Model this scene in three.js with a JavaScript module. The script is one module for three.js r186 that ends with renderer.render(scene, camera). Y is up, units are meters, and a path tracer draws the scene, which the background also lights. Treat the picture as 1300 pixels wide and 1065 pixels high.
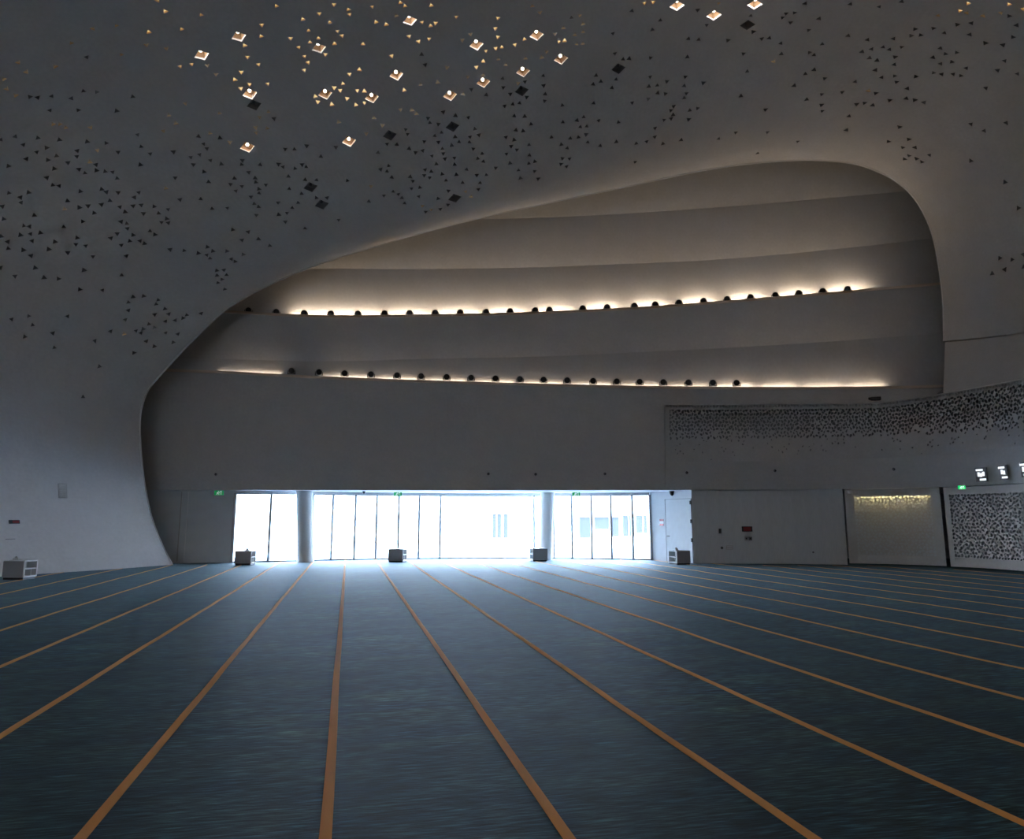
import * as THREE from 'three';
import { mergeGeometries } from 'three/addons/utils/BufferGeometryUtils.js';
import { RoundedBoxGeometry } from 'three/addons/geometries/RoundedBoxGeometry.js';
import { ImprovedNoise } from 'three/addons/math/ImprovedNoise.js';
import { RectAreaLightUniformsLib } from 'three/addons/lights/RectAreaLightUniformsLib.js';

// ------------------------------------------------------------------ camera, sky, sun, exposure
RectAreaLightUniformsLib.init();
const scene = new THREE.Scene();
const renderer = new THREE.WebGLRenderer({ antialias: true });
renderer.toneMapping = THREE.LinearToneMapping;
renderer.toneMappingExposure = 1.15;
renderer.shadowMap.enabled = true;

const F = 976, CX = 650, CY = 487.5, EYE = 1.6;            // photo focal length and principal point in pixels
const PITCH = Math.atan(172.5 / F), CP = Math.cos(PITCH), SP = Math.sin(PITCH);
const camera = new THREE.PerspectiveCamera(2 * Math.atan(532.5 / F) * 180 / Math.PI, 1300 / 1065, 0.1, 400);
camera.position.set(0, EYE, 0);
camera.rotation.x = PITCH;
camera.setViewOffset(1300, 1065, 0, 532.5 - CY, 1300, 1065);
scene.add(camera);

const SUN = 62, SKY = 40, FILL = 84;
{ // clear hazy sky, the same all round, computed by elevation only
  const w = 64, h = 32, d = new Float32Array(w * h * 4);
  for (let j = 0; j < h; j++) {
    const el = ((j + 0.5) / h - 0.5) * Math.PI, k = Math.pow(Math.max(0, Math.sin(el)), 0.5);
    const c = el < 0 ? [0.75, 0.8, 0.86] : [0.9 - 0.6 * k, 0.98 - 0.42 * k, 1.08 - 0.06 * k];
    for (let i = 0; i < w; i++) { const o = (j * w + i) * 4; d[o] = c[0]; d[o + 1] = c[1]; d[o + 2] = c[2]; d[o + 3] = 1; }
  }
  const t = new THREE.DataTexture(d, w, h, THREE.RGBAFormat, THREE.FloatType);
  t.mapping = THREE.EquirectangularReflectionMapping; t.magFilter = THREE.LinearFilter; t.needsUpdate = true;
  scene.background = t; scene.backgroundIntensity = SKY;
}
const sun = new THREE.DirectionalLight(new THREE.Color().setRGB(0.93, 0.97, 1.0), SUN);
sun.position.set(-8, 60, -34 + 10); sun.target.position.set(0, 0, -40); sun.castShadow = true;
Object.assign(sun.shadow.camera, { left: -70, right: 70, top: 70, bottom: -70, near: 1, far: 160 });
sun.shadow.mapSize.set(4096, 4096);
scene.add(sun, sun.target);

// ------------------------------------------------------------------ helpers
const V3 = (x, y, z) => new THREE.Vector3(x, y, z);
let seed = 7; const rnd = () => { seed = (seed * 1664525 + 1013904223) >>> 0; return seed / 4294967296; };
const noise = new ImprovedNoise();
const dirOf = (px, py) => { const v = CY - py; return V3(px - CX, v * CP + F * SP, -(F * CP - v * SP)); };
const at = (px, py, d) => { const r = dirOf(px, py); return r.multiplyScalar(d / -r.z).add(V3(0, EYE, 0)); };   // point d metres ahead
const ground = (px, py) => { const r = dirOf(px, py); return r.multiplyScalar(-EYE / r.y).add(V3(0, EYE, 0)); };
const plan = (px, d, y = 0) => V3((px - CX) / 992.5 * d, y, -d);                                               // a wall foot seen at column px
function spline(pts) {                                              // smooth curve y(x) through points
  const n = pts.length, m = pts.map((p, i) => {
    const a = pts[Math.max(0, i - 1)], b = pts[Math.min(n - 1, i + 1)]; return (b[1] - a[1]) / (b[0] - a[0]);
  });
  return x => {
    if (x <= pts[0][0]) return pts[0][1] + m[0] * (x - pts[0][0]);
    if (x >= pts[n - 1][0]) return pts[n - 1][1] + m[n - 1] * (x - pts[n - 1][0]);
    let i = 0; while (x > pts[i + 1][0]) i++;
    const h = pts[i + 1][0] - pts[i][0], t = (x - pts[i][0]) / h, t2 = t * t, t3 = t2 * t;
    return (2 * t3 - 3 * t2 + 1) * pts[i][1] + (t3 - 2 * t2 + t) * h * m[i] + (3 * t2 - 2 * t3) * pts[i + 1][1] + (t3 - t2) * h * m[i + 1];
  };
}
const used = {};
const numbered = n => { const k = used[n] = (used[n] ?? -1) + 1; return k ? `${n}_${String(k).padStart(3, '0')}` : n; };
function shadow(o) { o.traverse(c => { if (c.isMesh) { c.castShadow = true; c.receiveShadow = true; } }); return o; }
function part(name, geo, m, parent, label) {
  const o = new THREE.Mesh(geo, m); o.name = name; o.castShadow = o.receiveShadow = true; parent.add(o);
  if (label) o.userData.label = label;
  return o;
}
function struct(name, geo, m, label, category) {
  const o = geo ? new THREE.Mesh(geo, m) : new THREE.Group(); o.name = name; o.castShadow = o.receiveShadow = true; scene.add(o);
  o.userData = { kind: 'structure', label, category }; return o;
}
function thing(name, label, category, pos, turn = 0, group) {
  const o = new THREE.Group(); o.name = numbered(name); scene.add(o); o.position.copy(pos); o.rotation.y = turn;
  o.userData = { label, category }; if (group) o.userData.group = group; return o;
}
function copy(src, pos, label) {
  const c = src.clone(); c.name = numbered(src.name.replace(/_\d{3}$/, '')); c.position.copy(pos); scene.add(c);
  c.userData = { ...src.userData }; if (label) c.userData.label = label; return c;
}
const box = (w, h, d, x = 0, y = 0, z = 0, ry = 0) => { const g = new THREE.BoxGeometry(w, h, d); if (ry) g.rotateY(ry); g.translate(x, y, z); return g; };
const rbox = (w, h, d, r, x = 0, y = 0, z = 0) => { const g = new RoundedBoxGeometry(w, h, d, 2, r); g.translate(x, y, z); return g; };
const merge = gs => mergeGeometries(gs.map(g => { g = g.index ? g.toNonIndexed() : g; for (const k of Object.keys(g.attributes)) if (!['position', 'normal', 'uv'].includes(k)) g.deleteAttribute(k); return g; }));
function strip(lines) {                                             // a surface through matching rows of points, uv in metres
  const n = lines[0].length, pos = [], uv = [], idx = []; let v = 0;
  lines.forEach((L, j) => {
    let u = 0; if (j) v += L[n >> 1].distanceTo(lines[j - 1][n >> 1]);
    L.forEach((p, i) => { if (i) u += p.distanceTo(L[i - 1]); pos.push(p.x, p.y, p.z); uv.push(u, v); });
  });
  for (let j = 0; j + 1 < lines.length; j++) for (let i = 0; i + 1 < n; i++) {
    const a = j * n + i, b = a + 1, c = a + n, d = c + 1; idx.push(a, b, d, a, d, c);
  }
  const g = new THREE.BufferGeometry();
  g.setAttribute('position', new THREE.Float32BufferAttribute(pos, 3)); g.setAttribute('uv', new THREE.Float32BufferAttribute(uv, 2));
  g.setIndex(idx); g.computeVertexNormals(); return g;
}
function slab(a, b, y0, y1, t, m = 0) {                             // an upright board between two foot points, t thick, standing back from the line
  const L = Math.hypot(b.x - a.x, b.z - a.z), g = new THREE.BoxGeometry(L + 2 * m, y1 - y0, t); g.translate(0, (y0 + y1) / 2, -t / 2);
  g.rotateY(-Math.atan2(b.z - a.z, b.x - a.x)); g.translate((a.x + b.x) / 2, 0, (a.z + b.z) / 2); return g;
}
const range = (a, b, n) => Array.from({ length: n + 1 }, (_, i) => a + (b - a) * i / n);

// ------------------------------------------------------------------ materials
const lin = (r, g, b) => new THREE.Color().setRGB(r, g, b);
const std = (c, o = {}) => new THREE.MeshStandardMaterial({ color: c, roughness: 0.85, side: THREE.DoubleSide, ...o });
function grainTex(size, fn, srgb) {
  const d = new Uint8Array(size * size * 4);
  for (let j = 0; j < size; j++) for (let i = 0; i < size; i++) { const c = fn(i / size, j / size), o = (j * size + i) * 4; d[o] = c[0]; d[o + 1] = c[1]; d[o + 2] = c[2]; d[o + 3] = 255; }
  const t = new THREE.DataTexture(d, size, size); t.wrapS = t.wrapT = THREE.RepeatWrapping; t.magFilter = THREE.LinearFilter;
  if (srgb) t.colorSpace = THREE.SRGBColorSpace; t.needsUpdate = true; return t;
}
const tn = (x, y, px, py, z) => {                                   // tiling noise: x,y in 0..1 with px,py whole periods
  const f = (a, b) => noise.noise(a * px, b * py, z);
  return f(x, y) * (1 - x) * (1 - y) + f(x - 1, y) * x * (1 - y) + f(x, y - 1) * (1 - x) * y + f(x - 1, y - 1) * x * y;
};
const plasterTex = grainTex(256, (x, y) => { const k = 246 + 7 * tn(x, y, 9, 9, 3.3) + 8 * tn(x, y, 40, 40, 8.1); return [k, k, k]; }, true);
plasterTex.repeat.set(0.25, 0.25);
const M = {
  shell: std(lin(0.66, 0.64, 0.62), { map: plasterTex }),
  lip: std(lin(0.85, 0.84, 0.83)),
  nosing: std(lin(0.75, 0.62, 0.5)),
  band: std(lin(0.66, 0.64, 0.62), { map: plasterTex }),
  wall: std(lin(0.70, 0.72, 0.73), { map: plasterTex }),  // cool daylight cast put faintly into the colour
  soffit: std(lin(0.8, 0.8, 0.8)),
  concrete: std(lin(0.3, 0.3, 0.3)),
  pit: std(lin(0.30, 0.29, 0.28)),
  brass: std(lin(0.72, 0.55, 0.30), { roughness: 0.6 }),
  copper: std(lin(0.2, 0.12, 0.065), { roughness: 0.6 }),
  litReveal: std(lin(0.6, 0.5, 0.3), { emissive: lin(1, 0.72, 0.36), emissiveIntensity: 0.85 }),  // gold-lit openings: light coming through them is put in as glow
  dim: std(lin(0.4, 0.35, 0.25), { emissive: lin(1, 0.8, 0.5), emissiveIntensity: 0.14 }),  // half-lit openings: their light put in as a weaker glow
  bulb: std(lin(1, 1, 1), { emissive: lin(1, 0.93, 0.8), emissiveIntensity: 6 }),
  led: std(lin(1, 1, 1), { emissive: lin(1, 0.85, 0.68), emissiveIntensity: 6 }),
  black: std(lin(0.015, 0.014, 0.014), { roughness: 0.5 }),
  grey: std(lin(0.16, 0.16, 0.17), { roughness: 0.6 }),
  chrome: std(lin(0.5, 0.48, 0.46), { roughness: 0.35, metalness: 0.8 }),
  mullion: std(lin(0.42, 0.43, 0.44), { roughness: 0.4, metalness: 0.3 }),
  white: std(lin(0.75, 0.75, 0.75), { roughness: 0.5 }),
  panel: std(lin(0.36, 0.35, 0.36), { roughness: 0.7 }),
  red: std(lin(0.25, 0.015, 0.015), { roughness: 0.5 }),
  stripe: new THREE.MeshPhysicalMaterial({ color: lin(0.78, 0.33, 0.07), roughness: 0.74, specularIntensity: 0.8, sheen: 0.15, sheenRoughness: 0.45, sheenColor: lin(0.85, 0.75, 0.65), side: THREE.DoubleSide }),
  paving: std(lin(0.8, 0.8, 0.78)),
  facade: std(lin(0.8, 0.8, 0.79)),
  outGlass: new THREE.MeshPhysicalMaterial({ color: lin(0.012, 0.016, 0.02), roughness: 0.5, specularIntensity: 0.5, side: THREE.DoubleSide }),
  glass: new THREE.MeshPhysicalMaterial({ color: 0xffffff, transmission: 1, thickness: 0, roughness: 0, ior: 1.5, side: THREE.DoubleSide }),
};

// ------------------------------------------------------------------ floor: carpet with woven orange row lines
const ROW = Math.atan2(208, 991), RD = V3(-Math.sin(ROW), 0, -Math.cos(ROW)), RT = V3(Math.cos(ROW), 0, -Math.sin(ROW));  // along and across the rows
const floorY = (x, z) => {
  const s = x * RD.x + z * RD.z, t = x * RT.x + z * RT.z, k = Math.min(1, Math.max(0, (Math.hypot(x, z) - 5) / 8));
  return 0.011 * k * noise.noise(s * 0.55 + 2.1 * noise.noise(t * 0.2, 3.7, s * 0.05), t * 0.16, 1.5) + 0.004 * noise.noise(s * 1.7, t * 0.35, 9.2);
};
{
  const S = 1024, tex = grainTex(S, (x, y) => {
    const a = tn(x, y, 14, 130, 1.1), b = tn(x, y, 26, 240, 5.2), c = tn(x, y, 4, 14, 7.7), e = tn(x, y, 40, 330, 2.9), p = tn(x, y, 5, 8, 4.4);
    const k = 1 + 1.2 * a + 1.2 * b + 0.4 * c + 0.9 * e + 0.3 * (rnd() - 0.5), green = 0.5 + 1.3 * c + 0.8 * p;
    return [(32 + 9 * green) * k, (57 + 5 * green) * k, (66 - 7 * green) * k].map(q => Math.max(0, Math.min(255, q)));
  }, true);
  tex.repeat.set(1 / 3.6, 1 / 3.6); tex.anisotropy = 8;
  const bump = grainTex(256, (x, y) => { const k = 128 + 90 * tn(x, y, 30, 60, 6) + 40 * (rnd() - 0.5); return [k, k, k]; });
  bump.repeat.set(1, 1);
  M.carpet = new THREE.MeshPhysicalMaterial({ color: lin(0.8, 0.8, 0.8), map: tex, roughness: 0.7, specularIntensity: 1, specularColor: lin(0.5, 0.86, 1), bumpMap: bump, bumpScale: 0.003, sheen: 0.1, sheenRoughness: 0.45, sheenColor: lin(0.45, 0.7, 0.8), side: THREE.DoubleSide });
  const nx = 130, nz = 150, x0 = -24, x1 = 24, z0 = -33.6, z1 = 14, pos = [], uv = [], idx = [];
  for (let j = 0; j <= nz; j++) for (let i = 0; i <= nx; i++) {
    const x = x0 + (x1 - x0) * i / nx, z = z0 + (z1 - z0) * j / nz;
    pos.push(x, floorY(x, z), z); uv.push(x * RT.x + z * RT.z, x * RD.x + z * RD.z);
  }
  for (let j = 0; j < nz; j++) for (let i = 0; i < nx; i++) { const a = j * (nx + 1) + i; idx.push(a, a + nx + 1, a + 1, a + 1, a + nx + 1, a + nx + 2); }
  const g = new THREE.BufferGeometry(); g.setAttribute('position', new THREE.Float32BufferAttribute(pos, 3)); g.setAttribute('uv', new THREE.Float32BufferAttribute(uv, 2)); g.setIndex(idx); g.computeVertexNormals();
  const floor = struct('floor', g, M.carpet, 'dark teal prayer hall carpet with orange row lines', 'carpet');
  // row lines: 1.22 m apart, 6.5 cm wide, woven into the carpet
  for (let k = -13; k <= 16; k++) {
    const ox = -1.19 + 1.2465 * k, o = V3(ox, 0, -5.39), L = [[], [], [], []];
    for (let s = -19; s <= 27.6; s += 0.3) {
      const c = o.clone().addScaledVector(RD, s), q = ([-0.034, -0.03, 0.03, 0.034]).map(w => c.clone().addScaledVector(RT, w + 0.006 * noise.noise(s * 0.3, k * 3.1, 0.5)));
      if (c.x < -16.5 || c.x > 15.6 || c.z > 13.5 || c.z < -33 || (c.x > 7 && c.z < -28.2) || (c.x > 13 && c.z < -26) || (c.x < -10 && c.z < -28.6)) continue;
      q.forEach((p, i) => { p.y = floorY(p.x, p.z) + (i === 0 || i === 3 ? -0.004 : 0.006); L[i].push(p); });
    }
    if (L[0].length > 3) part('row_line', strip(L), M.stripe, floor, k === -13 ? 'orange woven row line' : undefined);
  }
}

// ------------------------------------------------------------------ shell: one curved white surface, left wall and vault
const EDGE = [[220, 718, 28.5], [206, 692, 28.3], [192, 655, 28.05], [183, 610, 27.9], [178.5, 565, 27.8], [178, 530, 27.8], [186, 499, 27.8], [213, 466, 27.8], [250, 427, 27.7], [290, 391, 27.6], [340, 363, 27.5], [390, 341, 27.4],
  [500, 306, 27.2], [600, 279, 27], [700, 257, 26.9], [800, 236, 26.8], [900, 215, 26.8], [970, 206, 26.8], [1040, 203.5, 26.8], [1100, 212, 26.9], [1150, 240, 27], [1178, 282, 27.1], [1192, 340, 27.2], [1197.5, 390, 27.3], [1198, 433, 27.3]].map(p => at(...p));
EDGE[0].y = -0.05;
const sec = (z, pts) => new THREE.CatmullRomCurve3(pts.map(([x, y]) => V3(x, y, z)));
const SECT = [new THREE.CatmullRomCurve3(EDGE),
  sec(-21, [[-15.1, -0.05], [-15.9, 2.5], [-16.5, 5], [-16.5, 8], [-15.2, 11], [-11.8, 13.8], [-5, 15.7], [2, 16.7], [8, 16.8], [13, 15.7], [16.4, 13], [17.5, 10.2], [17.7, 7.4]]),
  sec(-12, [[-16.4, -0.05], [-17.2, 2.5], [-17.7, 5], [-17.4, 9], [-14.6, 13.2], [-6.5, 16.6], [2, 17.8], [9, 17.3], [14.5, 15], [17.6, 11.4], [18.1, 7.4]]),
  sec(0, [[-16.8, -0.05], [-18, 5], [-17.6, 9], [-14.8, 13.2], [-6.5, 16.6], [2, 17.8], [9, 17.3], [14.5, 15], [17.6, 11.4], [18.1, 7.4]]),
  sec(14.2, [[-14.8, -0.05], [-16, 5], [-15.6, 8], [-13, 11.2], [-6, 14], [2, 15], [8, 14.6], [13, 12.6], [16, 10], [16.6, 7.4]])];
SECT.forEach(c => { c.arcLengthDivisions = 800; });
const VK = [0, 0.18, 0.4, 0.68, 1];
const cache = new Map();
function ring(u) {                                                  // the five section points at u and the tangents along v
  const key = Math.round(u * 1e7); if (cache.has(key)) return cache.get(key);
  const p = SECT.map(c => c.getPointAt(Math.min(1, Math.max(0, u)))), n = p.length;
  const m = p.map((_, i) => { const a = Math.max(0, i - 1), b = Math.min(n - 1, i + 1); return p[b].clone().sub(p[a]).divideScalar(VK[b] - VK[a]); });
  const out = V3(p[0].x - 1, p[0].y - 4, 0).normalize(), w = Math.min(1, Math.max(0, (u - 0.16) / 0.2));
  m[0].addScaledVector(out, -m[0].dot(out) * w * 1.5);                       // above, the surface rolls level into its edge
  const r = [p, m]; cache.set(key, r); return r;
}
function shell(u, v) {
  const [p, m] = ring(u); let i = 0; while (i < 3 && v > VK[i + 1]) i++;
  const h = VK[i + 1] - VK[i], t = (v - VK[i]) / h, t2 = t * t, t3 = t2 * t;
  return p[i].clone().multiplyScalar(2 * t3 - 3 * t2 + 1).addScaledVector(m[i], (t3 - 2 * t2 + t) * h).addScaledVector(p[i + 1], 3 * t2 - 2 * t3).addScaledVector(m[i + 1], (t3 - t2) * h);
}
function frame(u, v) {                                              // derivatives and the normal into the hall
  const e = 1e-3, ua = Math.max(0, u - e), ub = Math.min(1, u + e), va = Math.max(0, v - e), vb = Math.min(1, v + e);
  const du = shell(ub, v).sub(shell(ua, v)).divideScalar(ub - ua), dv = shell(u, vb).sub(shell(u, va)).divideScalar(vb - va);
  return { du, dv, n: V3().crossVectors(du, dv).normalize() };
}
const flip = frame(0.5, 0.1).n.y > 0 ? -1 : 1;                      // the vault looks down
const normalAt = (u, v) => frame(u, v).n.multiplyScalar(flip);

// perforations, read off the photograph: crop origin, scale, then dark / gold-lit / half-lit triangles and lit / unlit diamonds
const CROPS = [
  { o: [0, 0], s: 2.889,
    dark: [318,210,110,355,138,358,190,353,262,361,306,334,355,338,487,355,428,407,183,405,287,404,56,501,3,512,139,506,218,513,320,520,390,525,85,531,171,542,135,558,283,553,208,572,176,587,97,583,282,574,249,597,31,609,199,619,290,621,352,604,354,625,386,629,413,631,312,635,433,558,505,494,518,538,551,564,515,604,430,654,172,652,194,679,217,682,636,557,700,577,732,567,709,604,748,630,642,652,653,657,765,667,728,500,807,506,747,528,759,545,772,588,812,602,886,603,889,588,954,604,1022,602,1038,612,912,632,860,654,845,676,887,683,865,700,936,653,938,668,975,678,949,693,950,708,920,722,1058,647,1046,547,1080,547,1125,535,1177,574,1108,604,1123,612,1082,618,1232,540,1005,435,1119,659,1161,660,1170,678,1061,692,1106,710,1093,743,1160,725,1199,725,1213,743,1274,662,1241,806,1020,743,1072,762,1052,781,1022,787,1046,813,1118,837,932,747,948,758,940,789,910,850,853,842,834,763,778,765,736,730,660,732,509,706,493,724,433,706,390,704,373,694,295,702,248,737,105,706,75,724,78,743,33,708,9,757,13,803,126,790,291,761,323,755,345,781,303,812,234,832,372,750,403,736,440,759,459,777,488,755,518,752,565,757,526,783,582,782,617,768,611,802,592,815,617,817,444,813,465,820,467,838,430,857,488,862,550,847,568,860,148,854,112,858,89,827,108,831,75,862],
    gold: [607,42,738,55,667,107,546,118,960,92,958,133,898,167,908,210,948,237,885,265,661,244,703,236,915,310,883,325,982,308,862,293,1014,22,1111,71,1171,50,1225,17,1278,35,1282,53,1210,82,1238,115,1132,112,1066,141,1168,140,1137,155,1096,174,1227,161,1254,131,1117,207,1194,200,1130,230,1116,258,1282,273,1258,307,1226,322,1248,332,1157,354,1166,374,1217,383,1273,362,908,373,578,2],
    half: [262,158,427,94,340,105,67,229,96,264,203,244,760,240,610,178,537,165,445,200,792,273,620,423,645,452,600,480,805,415,680,380,15,290,24,326,58,350,195,455,220,455,242,468,333,468,358,552,330,594,770,488,843,522,1242,447,985,410,938,468,980,470,940,487,953,430,608,690,237,766],
    lit: [876,135,740,203,1170,178,917,345,1193,345,907,540,1280,518], unlit: [1139,686,1180,750,932,385] },
  { o: [400, 0], s: 2.889,
    dark: [391,200,404,238,1162,40,1092,123,1266,75,1237,109,940,65,573,328,628,348,688,288,690,321,716,345,770,300,785,318,788,333,776,356,837,278,838,314,844,345,842,370,750,378,725,382,695,389,907,386,1022,378,1163,377,1020,309,1031,277,1048,299,1089,322,1104,291,1126,272,1100,197,1130,217,1152,215,1230,212,1229,282,1224,317,1255,313,1257,341,1290,299,1285,344,1222,363,1280,440,1247,470,1246,502,1216,519,1178,526,1276,527,1105,520,1046,534,1113,448,1040,442,985,429,961,441,996,463,973,465,909,448,867,503,936,507,966,503,994,493,1000,521,903,530,925,543,907,581,933,582,902,601,922,610,1174,594,806,592,805,627,818,655,786,569,784,599,785,531,740,549,719,536,730,513,700,503,702,564,715,598,746,624,753,653,792,455,763,480,737,477,769,427,731,425,470,411,515,424,562,431,452,455,421,450,414,434,464,486,439,498,452,521,400,519,514,502,528,520,501,533,467,545,470,563,476,582,511,579,429,572,395,552,368,559,345,545,339,492,332,475,300,530,264,528,231,560,240,621,270,608,264,628,281,650,403,622,426,629,400,643,420,651,445,601,512,603,556,621,518,640,466,638,480,661,541,670,593,642,628,641,605,670,599,694,617,592,597,581,613,563,580,546,566,521,568,502,586,473,601,495,662,615,489,699,451,728,487,750,459,766,405,776,380,720,353,691,358,664,349,648,384,687,328,745,318,726,305,712,286,702,252,717,197,738,118,661,86,806,6,660,14,678,45,725,57,742,22,573,77,540],
    gold: [15,50,68,17,122,35,126,53,54,83,82,116,96,131,72,161,38,200,176,162,210,25,313,10,330,22,426,20,224,81,261,90,355,95,392,82,424,95,442,85,345,134,380,153,418,143,518,62,281,206,163,256,124,274,101,307,70,322,93,333,155,333,181,335,118,362,63,383,12,374,150,385,181,378,333,270,327,331,671,67,661,105,671,137,733,165,768,144,685,174,663,178,627,188,617,225,592,247,895,154,915,150,1208,12,1240,8],
    half: [298,57,387,310,450,302,484,248,570,126,540,148,617,275,560,282,543,345,672,217,700,238,772,214,797,22,825,46,971,57,911,103,880,125,883,150,953,128,983,117,983,88,960,162,982,160,849,190,831,211,745,306,425,768,393,755,205,683,313,402,355,403,372,417,216,432,247,460,552,702,572,720,188,490,86,445],
    lit: [592,165,813,130,763,263,617,302,495,350,298,275,208,358,38,345,130,517,902,217,348,77], unlit: [504,464,274,496,758,333,1113,252,512,727,22,750] },
  { o: [850, 0], s: 2.889,
    dark: [103,37,136,92,497,13,663,15,769,25,851,6,298,58,318,82,307,117,414,65,427,50,458,47,444,83,548,69,510,111,655,131,560,162,513,193,530,202,408,159,410,198,338,142,366,140,69,142,107,145,214,148,271,197,65,209,285,262,498,271,530,256,569,288,457,314,124,304,58,282,54,315,62,343,54,359,15,390,5,405,13,421,6,435,74,405,103,397,70,438,262,352,352,402,359,485,243,486,180,509,43,513,470,519,323,562,503,365,558,346,557,385,560,407,633,338,649,477,658,426,681,300,706,190,741,180,726,146,821,142,783,173,806,182,851,173,733,213,761,222,827,209,824,237,755,257,778,284,825,279,832,301,903,281,872,325,868,361,899,367,933,376,807,368,756,342,715,378,686,382,745,386,843,466,803,519,877,511,855,541,900,541,878,571,862,583,906,582,925,594,953,569,967,104,900,107,886,131,921,129,1008,121,1055,90,1107,85,1101,127,1158,158,1223,165,1259,136,1273,93,1245,59,993,177,1012,198,1053,193,966,211,994,234,1035,227,968,267,998,272,1040,272,1068,278,1088,250,1229,223,1203,258,1276,271,1160,323,1105,455,1154,480,1235,451,1105,590,1230,668,1279,763],
    gold: [1095,13,1245,16,1065,40,1297,33], half: [1090,47,1215,47,985,57,1150,58,180,12,382,225,730,332],
    lit: [28,22,313,17,163,57], unlit: [286,92] },
  { o: [780, 180], s: 2.5, dark: [1223,369,1262,374,1239,405,1199,418,1297,357,1299,397], gold: [], half: [], lit: [], unlit: [] },
  { o: [0, 250], s: 3.043,
    dark: [5,153,30,173,32,199,90,205,120,227,124,170,188,202,212,173,293,183,298,158,331,189,262,215,359,230,136,274,2,273,58,306,170,312,226,316,324,283,308,357,396,360,111,460,45,472,126,495,96,540,204,526,210,582,261,461,365,557,427,519,384,655,321,772,428,159,468,186,501,170,541,170,558,180,488,228,657,203,711,207,766,217,801,193,799,224,822,209,811,237,876,209,893,240,908,249,939,222,934,166,998,162,1042,188,837,284,864,282,838,303,875,301,857,318,841,331,868,356,514,386,554,383,611,398,603,414,496,407,496,438,484,474,637,432,651,452,597,454,639,480,677,476,690,484,707,468,721,456,777,450,575,491,596,505,553,510,525,517,544,525,640,525,687,529,669,562,565,557,596,577,517,602,470,302],
    gold: [], half: [480,529], lit: [], unlit: [] }];

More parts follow.
